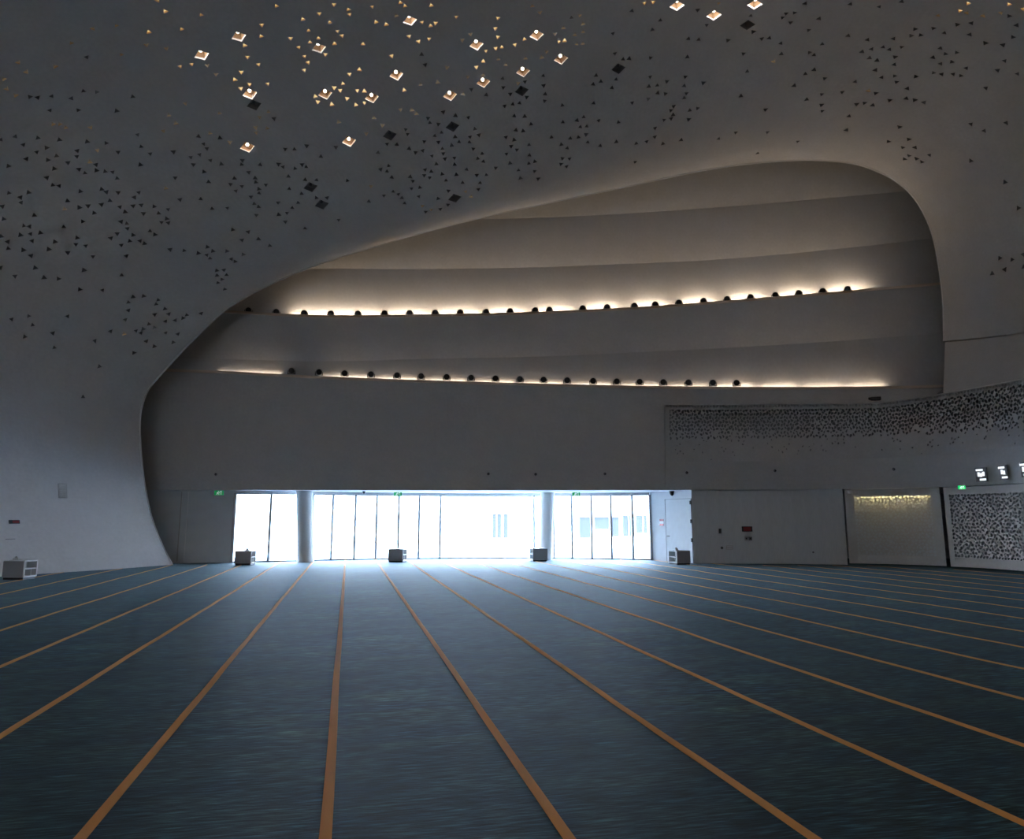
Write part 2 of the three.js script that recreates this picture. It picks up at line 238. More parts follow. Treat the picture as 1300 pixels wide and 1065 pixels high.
let shellMesh;
{
  // coarse shell for finding where each opening lies on the surface
  const cu = 150, cv = 60, grid = range(0, 0.75, cv).map(v => range(0, 1, cu).map(u => shell(u, v)));
  const cg = strip(grid), uvs = cg.attributes.uv;
  for (let j = 0, k = 0; j <= cv; j++) for (let i = 0; i <= cu; i++, k++) uvs.setXY(k, i / cu, 0.75 * j / cv);
  const cm = new THREE.Mesh(cg, M.shell), ray = new THREE.Raycaster();
  const eye = V3(0, EYE, 0), seen = [], holes = [];
  const order = ['lit', 'unlit', 'gold', 'half', 'dark'];
  for (const kind of order) for (const C of CROPS) {
    for (let q = 0; q < C[kind].length; q += 2) {
      const px = C.o[0] + C[kind][q] / C.s, py = C.o[1] + C[kind][q + 1] / C.s, big = kind === 'lit' || kind === 'unlit';
      if (seen.some(s => big || !s[2] ? Math.hypot(s[0] - px, s[1] - py) < (big ? 6 : 5.2) : Math.hypot((s[0] - px) / 12.5, (s[1] - py) / 9) < 1)) continue;
      ray.set(eye, dirOf(px, py).normalize());
      const hit = ray.intersectObject(cm)[0]; if (!hit || hit.uv.y < 0.012) continue;
      seen.push([px, py, big]);
      const u = hit.uv.x, v = hit.uv.y, f = frame(u, v), n = f.n.clone().multiplyScalar(flip), dist = hit.distance;
      const tx = V3(1, 0, 0); tx.addScaledVector(n, -tx.dot(n)).normalize(); if (Math.abs(n.x) > 0.9) tx.set(0, 0, 1).addScaledVector(n, -n.z).normalize();
      const ty = V3().crossVectors(n, tx); if (ty.y < 0 || (Math.abs(ty.y) < 0.15 && ty.z < 0)) ty.negate();
      const r = dist * (0.0026 + 0.0007 * rnd()), turn = rnd() < 0.55 ? 0 : Math.PI / 3, tilt = (rnd() - 0.5) * 0.5;
      const shape = big ? [[-0.0085, -0.0012], [0.001, -0.0066], [0.0085, 0.0012], [-0.001, 0.0066]].map(([a, b]) => [a * dist, b * dist])
        : [0, 1, 2].map(k => { const a = tilt + turn + Math.PI / 2 + k * 2.0944; return [r * 1.05 * Math.cos(a), r * Math.sin(a)]; });
      const A = f.du.dot(f.du), B = f.du.dot(f.dv), D = f.dv.dot(f.dv), det = A * D - B * B;
      const corners = shape.map(([a, b]) => { const w = tx.clone().multiplyScalar(a).addScaledVector(ty, b), p = w.dot(f.du), s = w.dot(f.dv); return [u + (D * p - B * s) / det, v + (A * s - B * p) / det]; });
      holes.push({ kind, big, n, dist, corners });
    }
  }
  // fine grid; every opening's cells are taken out and filled with a real opening
  const NU = 430, NV = 300, VD = 260, vg = j => j <= VD ? 0.46 * j / VD : 0.46 + 0.54 * (j - VD) / (NV - VD), vj = v => v / 0.46 * VD, cell = new Int32Array(NU * NV).fill(-1), blocks = [];
  for (const h of holes) {
    const us = h.corners.map(c => c[0] * NU), vs = h.corners.map(c => vj(c[1]));
    let b = { i0: Math.floor(Math.min(...us) - 0.02), i1: Math.floor(Math.max(...us) + 0.02), j0: Math.floor(Math.min(...vs) - 0.02), j1: Math.floor(Math.max(...vs) + 0.02), hs: [h] };
    if (b.i0 < 0 || b.j0 < 0 || b.i1 >= NU || b.j1 >= VD) { h.skip = true; continue; }
    for (let again = true; again;) {
      again = false;
      for (let k = 0; k < blocks.length; k++) { const c = blocks[k]; if (c && b.i0 <= c.i1 && c.i0 <= b.i1 && b.j0 <= c.j1 && c.j0 <= b.j1) {
        b = { i0: Math.min(b.i0, c.i0), i1: Math.max(b.i1, c.i1), j0: Math.min(b.j0, c.j0), j1: Math.max(b.j1, c.j1), hs: b.hs.concat(c.hs) }; blocks[k] = null; again = true; } }
    }
    blocks.push(b);
  }
  const live = blocks.filter(Boolean);
  console.log('holes', holes.length, 'blocks', live.length, 'largest', Math.max(...live.map(b => b.hs.length)));
  live.forEach((b, k) => { for (let j = b.j0; j <= b.j1; j++) for (let i = b.i0; i <= b.i1; i++) cell[j * NU + i] = k; });
  const pos = [], nor = [], uv = [], idx = [];
  const vert = (u, v) => { const p = shell(u, v), n = normalAt(u, v); pos.push(p.x, p.y, p.z); nor.push(n.x, n.y, n.z); uv.push(u * 52, v * 36); return pos.length / 3 - 1; };
  for (let j = 0; j <= NV; j++) for (let i = 0; i <= NU; i++) vert(i / NU, vg(j));
  const gv = (i, j) => j * (NU + 1) + i;
  for (let j = 0; j < NV; j++) for (let i = 0; i < NU; i++) if (cell[j * NU + i] < 0) idx.push(gv(i, j), gv(i + 1, j), gv(i + 1, j + 1), gv(i, j), gv(i + 1, j + 1), gv(i, j + 1));
  for (const b of live) {
    const out = [], oi = [], push = (i, j) => { out.push(new THREE.Vector2(i, j)); oi.push(gv(i, j)); };
    for (let i = b.i0; i <= b.i1; i++) push(i, b.j0);
    for (let j = b.j0; j <= b.j1; j++) push(b.i1 + 1, j);
    for (let i = b.i1 + 1; i > b.i0; i--) push(i, b.j1 + 1);
    for (let j = b.j1 + 1; j > b.j0; j--) push(b.i0, j);
    const hv = b.hs.map(h => h.corners.map(([u, v]) => new THREE.Vector2(u * NU, vj(v))));
    const hi = b.hs.map(h => h.corners.map(([u, v]) => vert(u, v)));
    const ids = oi.concat(...hi);
    for (const t of THREE.ShapeUtils.triangulateShape(out, hv)) idx.push(ids[t[0]], ids[t[1]], ids[t[2]]);
  }
  const g = new THREE.BufferGeometry(); g.setAttribute('position', new THREE.Float32BufferAttribute(pos, 3)); g.setAttribute('normal', new THREE.Float32BufferAttribute(nor, 3)); g.setAttribute('uv', new THREE.Float32BufferAttribute(uv, 2)); g.setIndex(idx);
  shellMesh = struct('ceiling', g, M.shell, 'curved white plaster vault pierced by small triangular openings', 'ceiling');

  // the little shafts behind the openings
  const pit = (h, depth, back, from = 0) => {
    const c = h.corners.map(([u, v]) => shell(u, v)), o = V3(); c.forEach(p => o.addScaledVector(p, 1 / c.length)); if (from) c.forEach(p => p.lerp(o, -0.12).addScaledVector(h.n, -from));
    const d = c.map(p => p.clone().addScaledVector(h.n, -depth)), pp = [], k = c.length;
    const tri = (a, b, e) => pp.push(a.x - o.x, a.y - o.y, a.z - o.z, b.x - o.x, b.y - o.y, b.z - o.z, e.x - o.x, e.y - o.y, e.z - o.z);
    for (let i = 0; i < k; i++) { const q = (i + 1) % k; tri(c[i], c[q], d[q]); tri(c[i], d[q], d[i]); }
    const wall = pp.length / 3;
    if (back !== 'open')
    for (let i = 1; i + 1 < k; i++) tri(d[0], d[i], d[i + 1]);
    const gg = new THREE.BufferGeometry(); gg.setAttribute('position', new THREE.Float32BufferAttribute(pp, 3));
    gg.setAttribute('uv', new THREE.Float32BufferAttribute(pp.filter((_, i) => i % 3 < 2), 2)); gg.computeVertexNormals();
    if (back === true) { gg.addGroup(0, wall, 0); gg.addGroup(wall, pp.length / 3 - wall, 1); }
    return { gg, o, d };
  };
  const rest = []; let dark = 0;
  const all = holes.filter(h => !h.skip).sort((a, b) => a.dist - b.dist);
  for (const h of all.filter(h => h.kind === 'dark')) {
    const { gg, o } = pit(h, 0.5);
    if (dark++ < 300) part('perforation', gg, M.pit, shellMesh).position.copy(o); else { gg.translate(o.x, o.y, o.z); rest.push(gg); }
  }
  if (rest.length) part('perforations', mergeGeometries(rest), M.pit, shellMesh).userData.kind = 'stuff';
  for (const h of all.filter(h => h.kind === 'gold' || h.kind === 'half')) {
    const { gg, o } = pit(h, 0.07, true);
    part(h.kind === 'gold' ? 'lit_perforation' : 'dim_perforation', gg, [M.brass, h.kind === 'gold' ? M.litReveal : M.dim], shellMesh).position.copy(o);
  }
  for (const h of all.filter(h => h.big)) {
    const { gg, o } = pit(h, 0.07, 'open'), lit = h.kind === 'lit';
    const t = thing('ceiling_downlight', lit ? 'glowing diamond-shaped downlight recessed in the curved ceiling' : 'unlit dark diamond-shaped downlight recessed in the curved ceiling', 'downlight', o, 0, lit ? 'lit diamond downlights in the ceiling' : 'unlit diamond downlights in the ceiling');
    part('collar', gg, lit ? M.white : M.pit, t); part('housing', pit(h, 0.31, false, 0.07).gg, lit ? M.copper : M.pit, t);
    const c = h.n.clone().multiplyScalar(-0.17).add(V3(0, 0, 0.05)), bulb = new THREE.SphereGeometry(0.05, 14, 10); bulb.translate(c.x, c.y, c.z);
    part('lamp', bulb, lit ? M.bulb : M.grey, t);
    const neck = new THREE.CylinderGeometry(0.03, 0.03, 0.12, 10); neck.applyQuaternion(new THREE.Quaternion().setFromUnitVectors(V3(0, 1, 0), h.n)); neck.translate(-h.n.x * 0.27, -h.n.y * 0.27, -h.n.z * 0.27 + 0.05);
    part('socket', neck, M.grey, t);
    if (lit) { const L = new THREE.PointLight(lin(1, 0.94, 0.86), 0.6, 0, 2); L.position.copy(c); L.castShadow = true; L.shadow.radius = 2; t.add(L); }
  }
}
// thin lip round the shell opening; its rim highlight is put into paler colour
{
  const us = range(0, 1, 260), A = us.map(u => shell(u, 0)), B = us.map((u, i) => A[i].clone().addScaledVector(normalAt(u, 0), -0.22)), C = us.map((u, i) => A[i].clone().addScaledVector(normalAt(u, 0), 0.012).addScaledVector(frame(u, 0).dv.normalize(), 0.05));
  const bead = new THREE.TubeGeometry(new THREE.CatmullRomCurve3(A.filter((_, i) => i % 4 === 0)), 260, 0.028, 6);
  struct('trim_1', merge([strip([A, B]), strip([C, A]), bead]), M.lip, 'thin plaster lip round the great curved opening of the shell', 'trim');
}
// ------------------------------------------------------------------ back wall: folded tiers with two cove ledges
const P = spline([[100, 29.2], [190, 29.3], [400, 29.5], [600, 29.6], [840, 29.4], [1000, 28.95], [1060, 28.5], [1130, 27.8], [1190, 26.7], [1250, 25.3], [1300, 23.8], [1400, 20.4]]);
const Q = spline([[60, 29.5], [300, 29.9], [600, 30.2], [900, 30.0], [1200, 29.1], [1300, 28.7]]);
const PX = range(60, 1300, 124);
const line = (yf, df) => PX.map(x => at(x, yf(x), df(x)));
const L1 = spline([[60, 462], [213, 467.5], [290, 470.5], [370, 475], [500, 480.5], [700, 486.5], [850, 489.5], [1000, 490.5], [1130, 489.5], [1191, 488], [1300, 485]]);
const C1 = spline([[60, 448], [213, 455], [290, 456], [420, 458.5], [520, 456], [700, 452], [800, 447.5], [1000, 437], [1195, 423], [1300, 415]]);
const L2 = spline([[60, 380], [290, 393.5], [400, 399], [520, 398.5], [650, 396], [800, 389.5], [900, 382.5], [1000, 374.5], [1100, 366], [1196, 357.5], [1300, 348]]);
const C2 = spline([[60, 338], [390, 341], [500, 341.5], [650, 340], [780, 335.5], [900, 330], [1000, 322], [1100, 312], [1185, 302.5], [1300, 290]]);
const C3 = spline([[60, 280], [590, 278], [680, 276.5], [780, 272], [900, 264], [1000, 256], [1150, 242.5], [1300, 228]]);
const W1 = spline([[60, 0.14], [280, 0.14], [800, 0.16], [930, 0.26], [1130, 0.42], [1300, 0.42]]);      // width of the lower cove
const W2 = () => 0.5;                                                                                   // width of the upper cove
const bottom = PX.map(x => { const p = at(x, 622, P(x)); p.y = 2.72; return p; });
const down = (L, y, z = 0) => L.map(p => V3(p.x, p.y - y, p.z + z));
const l1 = line(L1, Q), l2 = line(L2, Q);
const TOPB = spline([[845, 514], [940, 514], [1040, 513], [1110, 512], [1150, 508], [1200, 500], [1250, 491], [1300, 481.5], [1400, 460]]);
// left of the balcony the lowest tier is a full wall; behind the balcony front an added deep space darkens the holes
const lowTier = (keep, foot) => { const f = (a, k) => a.filter((_, i) => keep(PX[i])); return strip([f(foot), f(PX.map((x, i) => foot[i].clone().lerp(l1[i], 0.5))), f(down(l1, 0.13))]); };
const wallBack = struct('wall_back', lowTier(x => x <= 850, bottom), M.band, 'tall curved white wall tier above the glass entrance', 'wall');
part('soffit_edge', strip([bottom.filter((_, i) => PX[i] <= 850), bottom.filter((_, i) => PX[i] <= 850).map(p => V3(p.x, p.y, p.z - 0.2))]), M.soffit, wallBack);
const apronFoot = PX.map(x => { const y = Math.max(TOPB(x) + 6, L1(x) + 9), k = (622 - y) / (622 - L1(x)); return at(x, y, P(x) + (Q(x) - P(x)) * k); });
part('tier_panel', lowTier(x => x >= 850, apronFoot), M.band, wallBack, 'apron of the lowest tier above the balcony front');
function cove(name, l, width, label) {                              // nosing, floor of the cove
  const back = l.map((p, i) => p.clone().add(V3(0, -0.05, -width(PX[i]))));
  const o = struct(name, mergeGeometries([strip([down(l, 0.13), down(l, 0.13, 0.07), l.map(p => V3(p.x, p.y - 0.02, p.z + 0.01))]), strip([l.map(p => V3(p.x, p.y - 0.02, p.z + 0.01)), l.map(p => V3(p.x, p.y - 0.02, p.z - 0.03)), l.map(p => V3(p.x, p.y - 0.06, p.z - 0.03)), down(back, 0.02)])]), M.nosing, label, 'ledge');
  return back;
}
const b1 = cove('trim_2', l1, W1, 'lower projecting cove ledge running the width of the back wall');
const b2 = cove('trim_3', l2, W2, 'upper projecting cove ledge running the width of the back wall');
const c1 = line(C1, x => Q(x) + W1(x) + 0.05), c2 = line(C2, x => Q(x) + 0.62), c3 = line(C3, x => Q(x) + 0.42), top = line(x => C3(x) - 130, x => Q(x) - 0.7);
part('tier_panel', strip([down(b1, 0.1), c1]), M.band, wallBack, 'narrow recessed band lit by the lower cove');
part('tier_panel', strip([c1, down(l2, 0.13)]), M.band, wallBack, 'leaning tier between the two coves');
part('tier_panel', strip([down(b2, 0.1), c2]), M.band, wallBack, 'recessed band brightly lit by the upper cove');
part('tier_panel', strip([c2, c3]), M.band, wallBack, 'leaning tier above the upper cove');
part('tier_panel', strip([c3, top]), M.band, wallBack, 'topmost tier under the vault');

part('tier_panel', strip([top, top.map(p => V3(p.x, 20.1, p.z))]), M.band, wallBack, 'unseen panel added up to the roof to block light behind the tiers');  // added light seal, out of sight above the top tier
{ // unseen blocks added at both ends of the tiers to stop stray light
  const xl = bottom[0].x + 0.1, xr = l1[l1.length - 1].x - 0.1;
  struct('wall_back_seals', merge([box(xl + 24.4, 17.4, 1.6, (xl - 24.4) / 2, 11.4, -29.6), box(24.4 - xr, 13.9, 1.6, (24.4 + xr) / 2, 13.25, -28.9)]), M.band, 'unseen blocks added behind the shell to stop light at the tier ends', 'wall');
}
// warm light strips lying in the coves
function ledRun(yf, width, a, b, n, power, label, group) {
  for (let k = 0; k < n; k++) {
    const xa = a + (b - a) * k / n, xb = a + (b - a) * (k + 1) / n, w = (width(xa) + width(xb)) / 2;
    const p = at(xa, yf(xa), Q(xa)), q = at(xb, yf(xb), Q(xb)), mid = p.clone().add(q).multiplyScalar(0.5), along = q.clone().sub(p), len = along.length() * 0.985;
    mid.add(V3(0, -0.045, -w * 0.74));
    const t = thing('led_strip', label, 'light strip', mid, 0, group);
    const rot = new THREE.Quaternion().setFromUnitVectors(V3(1, 0, 0), along.clone().normalize());
    const g = new THREE.BoxGeometry(len, 0.02, 0.04); g.applyQuaternion(rot);
    part('channel', g, M.grey, t);
    const e = new THREE.BoxGeometry(len, 0.008, 0.03); e.applyQuaternion(rot); e.translate(0, 0.013, 0);
    part('led_diffuser', e, M.led, t);
    const L = new THREE.RectAreaLight(lin(1, 0.80, 0.60), power, len, 0.05); L.position.set(0, 0.03, 0);
    const f = V3(0, 1, -0.15).normalize(), z = f.clone().negate();
    L.up.copy(z.clone().cross(along.clone().normalize())); t.add(L); t.updateMatrixWorld(true);
    L.lookAt(mid.clone().add(L.position).add(f));
    L.castShadow = true;
  }
}
ledRun(L2, W2, 366, 1122, 12, 75, 'warm glowing light strip lying in the upper wall cove', 'light strips in the upper cove');
ledRun(L1, W1, 405, 900, 8, 7, 'thin warm glowing light strip lying in the lower wall cove', 'light strips in the lower cove');
ledRun(L1, W1, 900, 1130, 4, 16, 'warm light strip in the wide end of the lower cove above the perforated balcony front', 'light strips in the wide end of the lower cove');
ledRun(L1, W1, 275, 356, 1, 5, 'faint short light strip alone at the narrow end of the lower cove', undefined);

// unseen warm fill lights and their ledge, added on the end wall
struct('trim_4', merge([box(25, 0.06, 0.5, 1, 8.5, 13.75), box(25, 0.2, 0.05, 1, 8.6, 13.5)]), M.band, 'added ledge for the fill lights on the end wall behind the viewer', 'ledge');
for (let k = 0; k < 6; k++) {
  const t = thing('led_strip', 'warm fill light added out of view on the end wall behind the viewer', 'light strip', V3(-9 + 4 * k, 8.56, 13.72), 0, 'added fill lights on the end wall');
  part('channel', box(3.9, 0.02, 0.12), M.grey, t); part('led_diffuser', box(3.9, 0.01, 0.1, 0, 0.015, 0), M.led, t);
  const L = new THREE.RectAreaLight(lin(1, 0.8, 0.62), FILL, 3.9, 0.1); L.position.set(0, 0.03, 0); L.up.set(0, 0, 1); t.add(L); t.updateMatrixWorld(true); L.lookAt(V3(-9 + 4 * k, 10, 13.72)); L.castShadow = true;
}

// round spotlights standing on the ledges
{
  const proto = (() => {
    const t = thing('ledge_spotlight', '', 'spotlight', V3(0, 0, 0));
    const lathe = (pts, m, name, label) => { const g = new THREE.LatheGeometry(pts.map(p => new THREE.Vector2(...p)), 20); g.rotateX(Math.PI / 2); g.rotateX(0.25); g.translate(0, 0.14, 0); return part(name, g, m, t, label); };
    lathe([[0.001, -0.13], [0.06, -0.12], [0.105, -0.08], [0.125, -0.02], [0.128, 0.05], [0.125, 0.07]], M.grey, 'housing');
    lathe([[0.112, 0.05], [0.118, 0.075], [0.135, 0.075], [0.138, 0.05], [0.128, 0.04]], M.chrome, 'rim', 'pale metal rim');
    lathe([[0.001, 0.062], [0.06, 0.06], [0.115, 0.05]], M.black, 'lens', 'black glass lens');
    part('bracket', merge([box(0.03, 0.15, 0.06, -0.14, 0.075), box(0.03, 0.15, 0.06, 0.14, 0.075), box(0.31, 0.015, 0.08, 0, 0.006)]), M.black, t);
    return t;
  })();
  let first = true;
  const put = (xs, yf, sink, label, group) => xs.forEach(x => {
    const p = at(x, yf(x), Q(x)); p.y += sink; p.z -= group.includes('lower') ? -0.02 : 0.12;
    const o = first ? proto : copy(proto, p); first = false; o.position.copy(p); o.rotation.y = Math.atan2(-p.x, -p.z) * 0.9; o.userData = { label, category: 'spotlight', group };
  });
  put([314, 349.4, 385, 419, 453.5, 487.5, 519.5, 552, 584, 617, 647.6, 679.5, 697.6, 740, 771, 806, 832.5, 862.8, 894, 924, 954, 985.5, 1015.5, 1046, 1077.6], L2, -0.07, 'round black spotlight half hidden behind the upper cove ledge', 'spotlights along the upper ledge');
  put([370, 405, 437.5, 471, 504, 534.6, 567, 598, 629, 660, 690, 720, 753, 783, 812, 842, 874, 905, 935], L1, 0.0, 'round black spotlight standing on the lower cove ledge', 'spotlights along the lower ledge');
}

// ------------------------------------------------------------------ ground floor behind: soffit, glass front, side walls
{
  const sh = new THREE.Shape(), xs = range(100, 1420, 66), pts = xs.map(x => { const p = at(x, 622, P(x) + 0.05); return [p.x, -p.z]; });
  sh.moveTo(-24.4, 34.1); sh.lineTo(-24.4, pts[0][1]); pts.forEach(p => sh.lineTo(...p)); sh.lineTo(16.1, -14); sh.lineTo(16.1, -15.9); sh.lineTo(24.4, -15.9); sh.lineTo(24.4, 34.1);
  const g = new THREE.ExtrudeGeometry(sh, { depth: 0.22, bevelEnabled: false }); g.rotateX(-Math.PI / 2); g.translate(0, 2.72, 0);
  struct('ceiling_lower', g, M.soffit, 'low white soffit over the glass entrance and balcony floor', 'ceiling');
}
struct('floor_slab', box(49.6, 0.4, 52.4, 0, -0.42, -9.6), M.concrete, 'added slab under the hall that blocks sky light from below', 'slab');  // added to stop sky light leaking up past the carpet edge
struct('roof', box(49.4, 0.4, 52, 0, 20.2, -9.6), M.concrete, 'flat roof slab added over the hall to keep daylight out', 'roof');  // unseen outer box added so daylight enters only through the glass
struct('wall_outer_left', box(0.4, 20.6, 52, -24.6, 9.9, -9.6), M.concrete, 'outer wall added on the left side to keep daylight out', 'wall');
struct('wall_outer_right', box(0.4, 20.6, 52, 24.6, 9.9, -9.6), M.concrete, 'outer wall added on the right side to keep daylight out', 'wall');
{ // unseen glazed opening added in the end wall to bring fill daylight
  const X0 = -10, X1 = -6.4, Y0 = 0.5, Y1 = 2.1;
  struct('wall_front', merge([box(49.4, 20.2 - Y1, 0.4, 0, (20.2 + Y1) / 2, 14.2), box(49.4, Y0 + 0.4, 0.4, 0, (Y0 - 0.4) / 2, 14.2), box(X0 + 24.7, Y1 - Y0, 0.4, (X0 - 24.7) / 2, (Y0 + Y1) / 2, 14.2), box(24.7 - X1, Y1 - Y0, 0.4, (24.7 + X1) / 2, (Y0 + Y1) / 2, 14.2)]), M.shell, 'end wall of the hall behind the viewer with a low added glazed opening', 'wall');
  const w = struct('window_2', null, null, 'low window added in the end wall behind the viewer for fill daylight', 'window');
  for (let k = 0; k <= 4; k++) {
    const x = X0 + (X1 - X0) * k / 4; part('mullion', box(0.08, Y1 - Y0, 0.14, x, (Y0 + Y1) / 2, 14.2), M.mullion, w);
    if (k < 4) { const g = new THREE.PlaneGeometry((X1 - X0) / 4, Y1 - Y0); g.translate(x + (X1 - X0) / 8, (Y0 + Y1) / 2, 14.2); part('pane', g, M.glass, w); }
  }
}
struct('wall_outer_back', box(49.4, 17.6, 0.4, 0, 11.5, -34.0), M.concrete, 'outer wall added above the glass front to keep daylight out', 'wall');  // added back side of the same daylight-tight box
{
  const a = V3(-24.4, 0, -29.0), b = plan(297, 29.95);
  const m = plan(150, 29.35), w = struct('wall_left_end', merge([slab(a, m, -0.2, 2.74, 0.3), slab(m, b, -0.2, 2.74, 0.3)]), M.wall, 'pale wall between the shell foot and the glass front', 'wall');
  for (const px of [228, 236.5]) { const p = plan(px, 29.35 + 0.6 * (px - 150) / 147); part('panel_joint', box(0.03, 2.6, 0.03, p.x, 1.36, p.z + 0.005), px < 230 ? M.chrome : M.white, w); }
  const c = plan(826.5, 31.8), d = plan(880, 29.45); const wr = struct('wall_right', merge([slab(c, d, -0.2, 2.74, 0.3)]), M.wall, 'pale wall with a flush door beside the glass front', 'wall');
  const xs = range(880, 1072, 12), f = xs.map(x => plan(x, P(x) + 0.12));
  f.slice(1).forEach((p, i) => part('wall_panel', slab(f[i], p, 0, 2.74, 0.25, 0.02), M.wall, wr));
  // a closed unseen room added behind the wall screens keeps their holes dark
  const e = plan(1472, P(1472) + 0.08), far = [V3(e.x, 0, e.z), V3(16.2, 0, -14), V3(16.2, 0, 14)];
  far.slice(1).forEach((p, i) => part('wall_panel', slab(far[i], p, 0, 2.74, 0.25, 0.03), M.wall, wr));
  struct('wall_added_void', merge([slab(V3(c.x + 0.2, 0, -33.3), V3(24.5, 0, -33.3), -0.4, 2.74, 0.3), box(0.2, 3.14, 33.6 + c.z, c.x + 0.25, 1.17, (c.z - 33.6) / 2)]), M.wall, 'unseen wall added behind the perforated screens to keep their holes dark', 'wall');
}
const GX = spline([[297, 29.95], [343, 30.5], [397, 31.25], [451, 32], [506, 32.55], [559, 33.0], [620, 33.2], [680, 33.15], [726, 32.85], [776, 32.35], [826, 31.8]]);
{
  const win = struct('window_1', null, null, 'glass entrance front with slim dark mullions under the soffit', 'window');
  const stops = [297, 343, 397, 422, 451, 478, 506, 532, 559, 618, 678, 703, 726, 751, 776, 803, 826];
  const thin = new Set([618]);
  stops.forEach((px, i) => {
    const p = plan(px, GX(px)), nx = stops[i + 1];
    if (!thin.has(px)) part('mullion', box(i === 0 || i === stops.length - 1 ? 0.11 : 0.09, 2.62, 0.14, p.x, 1.31, p.z, 0), M.mullion, win);
    else part('mullion', box(0.012, 2.62, 0.03, p.x, 1.31, p.z), M.white, win, 'clear joint between large panes');
    if (nx) {
      const q = plan(nx, GX(nx)), L = p.distanceTo(q), ry = -Math.atan2(q.z - p.z, q.x - p.x), cx = (p.x + q.x) / 2, cz = (p.z + q.z) / 2;
      const g = new THREE.PlaneGeometry(L, 2.52); g.rotateY(ry); g.translate(cx, 1.31, cz); part('pane', g, M.glass, win);
      part('sill', box(L, 0.05, 0.12, 0, 0, 0).rotateY(ry).translate(cx, 0.026, cz), px === 559 || px === 618 ? M.white : M.mullion, win);
      part('head_rail', box(L, 0.14, 0.12, 0, 0, 0).rotateY(ry).translate(cx, 2.65, cz), M.white, win);
    }
  });
}
// leaning round columns in front of the glass
function column(pxB, dB, pxT, r, label) {
  const b = plan(pxB, dB), tt = at(pxT, 622, dB), t = thing('round_column', label, 'column', V3(b.x, 0, b.z));
  const h = 2.75, g = new THREE.CylinderGeometry(r, r, h, 40, 6, true), p = g.attributes.position, lean = tt.x - b.x;
  for (let i = 0; i < p.count; i++) { const k = (p.getY(i) + h / 2) / h; p.setX(i, p.getX(i) + lean * k); p.setY(i, k * h); }
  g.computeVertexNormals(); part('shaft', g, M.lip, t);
  const k = new THREE.CylinderGeometry(r + 0.015, r + 0.015, 0.06, 40); k.translate(0, 0.03, 0); part('base_ring', k, M.white, t);
  const hd = new THREE.CylinderGeometry(r + 0.01, r + 0.01, 0.04, 40); hd.translate(lean, 2.69, 0); part('head_ring', hd, M.white, t);
}
column(390, 30.45, 386.5, 0.31, 'leaning round white column beside the narrow two-pane end of the glass front');
column(691.5, 32.0, 695, 0.27, 'leaning round white column behind the grey cabinet in the middle of the glass front');

// flush door in the wall beside the glass
{
  const c = plan(826.5, 31.8), d = plan(880, 29.45), u = d.clone().sub(c).normalize(), nrm = V3(-u.z, 0, u.x), ry = -Math.atan2(u.z, u.x);
  if (nrm.z < 0) nrm.negate();
  const on = (k, y, o = 0) => c.clone().lerp(d, k).addScaledVector(nrm, o).setY(y);
  const door = struct('door_1', null, null, 'flush pale door beside the glass front', 'door');
  const W = c.distanceTo(d), put = (name, w, h, t, k, y, m, label) => { const g = new THREE.BoxGeometry(w, h, t); g.rotateY(ry); const q = on(k, y, t / 2); g.translate(q.x, q.y, q.z); return part(name, g, m, door, label); };
  const dw = W * 0.6;
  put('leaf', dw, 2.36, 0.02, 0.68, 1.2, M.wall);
  put('frame', dw + 0.04, 0.012, 0.03, 0.68, 2.4, M.grey); put('frame', 0.012, 2.38, 0.03, 0.68 - 0.5 * dw / W, 1.2, M.grey); put('frame', 0.012, 2.38, 0.03, 0.68 + 0.5 * dw / W, 1.2, M.grey);
  for (const y of [2.25, 1.55, 0.85]) put('hinge', 0.05, 0.14, 0.06, 0.68 + 0.49 * dw / W, y, M.black);
  put('handle', 0.14, 0.03, 0.06, 0.68 - 0.4 * dw / W, 0.98, M.black);
  // red and white notice beside the door
  const q = on(0.28, 1.5), s = thing('wall_sign', 'small red and white notice on the wall beside the flush door', 'sign', q, ry);
  part('plate', box(0.26, 0.26, 0.02, 0, 0, 0.01), M.white, s);
  for (const y of [0.09, -0.09]) part('red_bar', box(0.25, 0.075, 0.012, 0, y, 0.024), M.red, s);
}

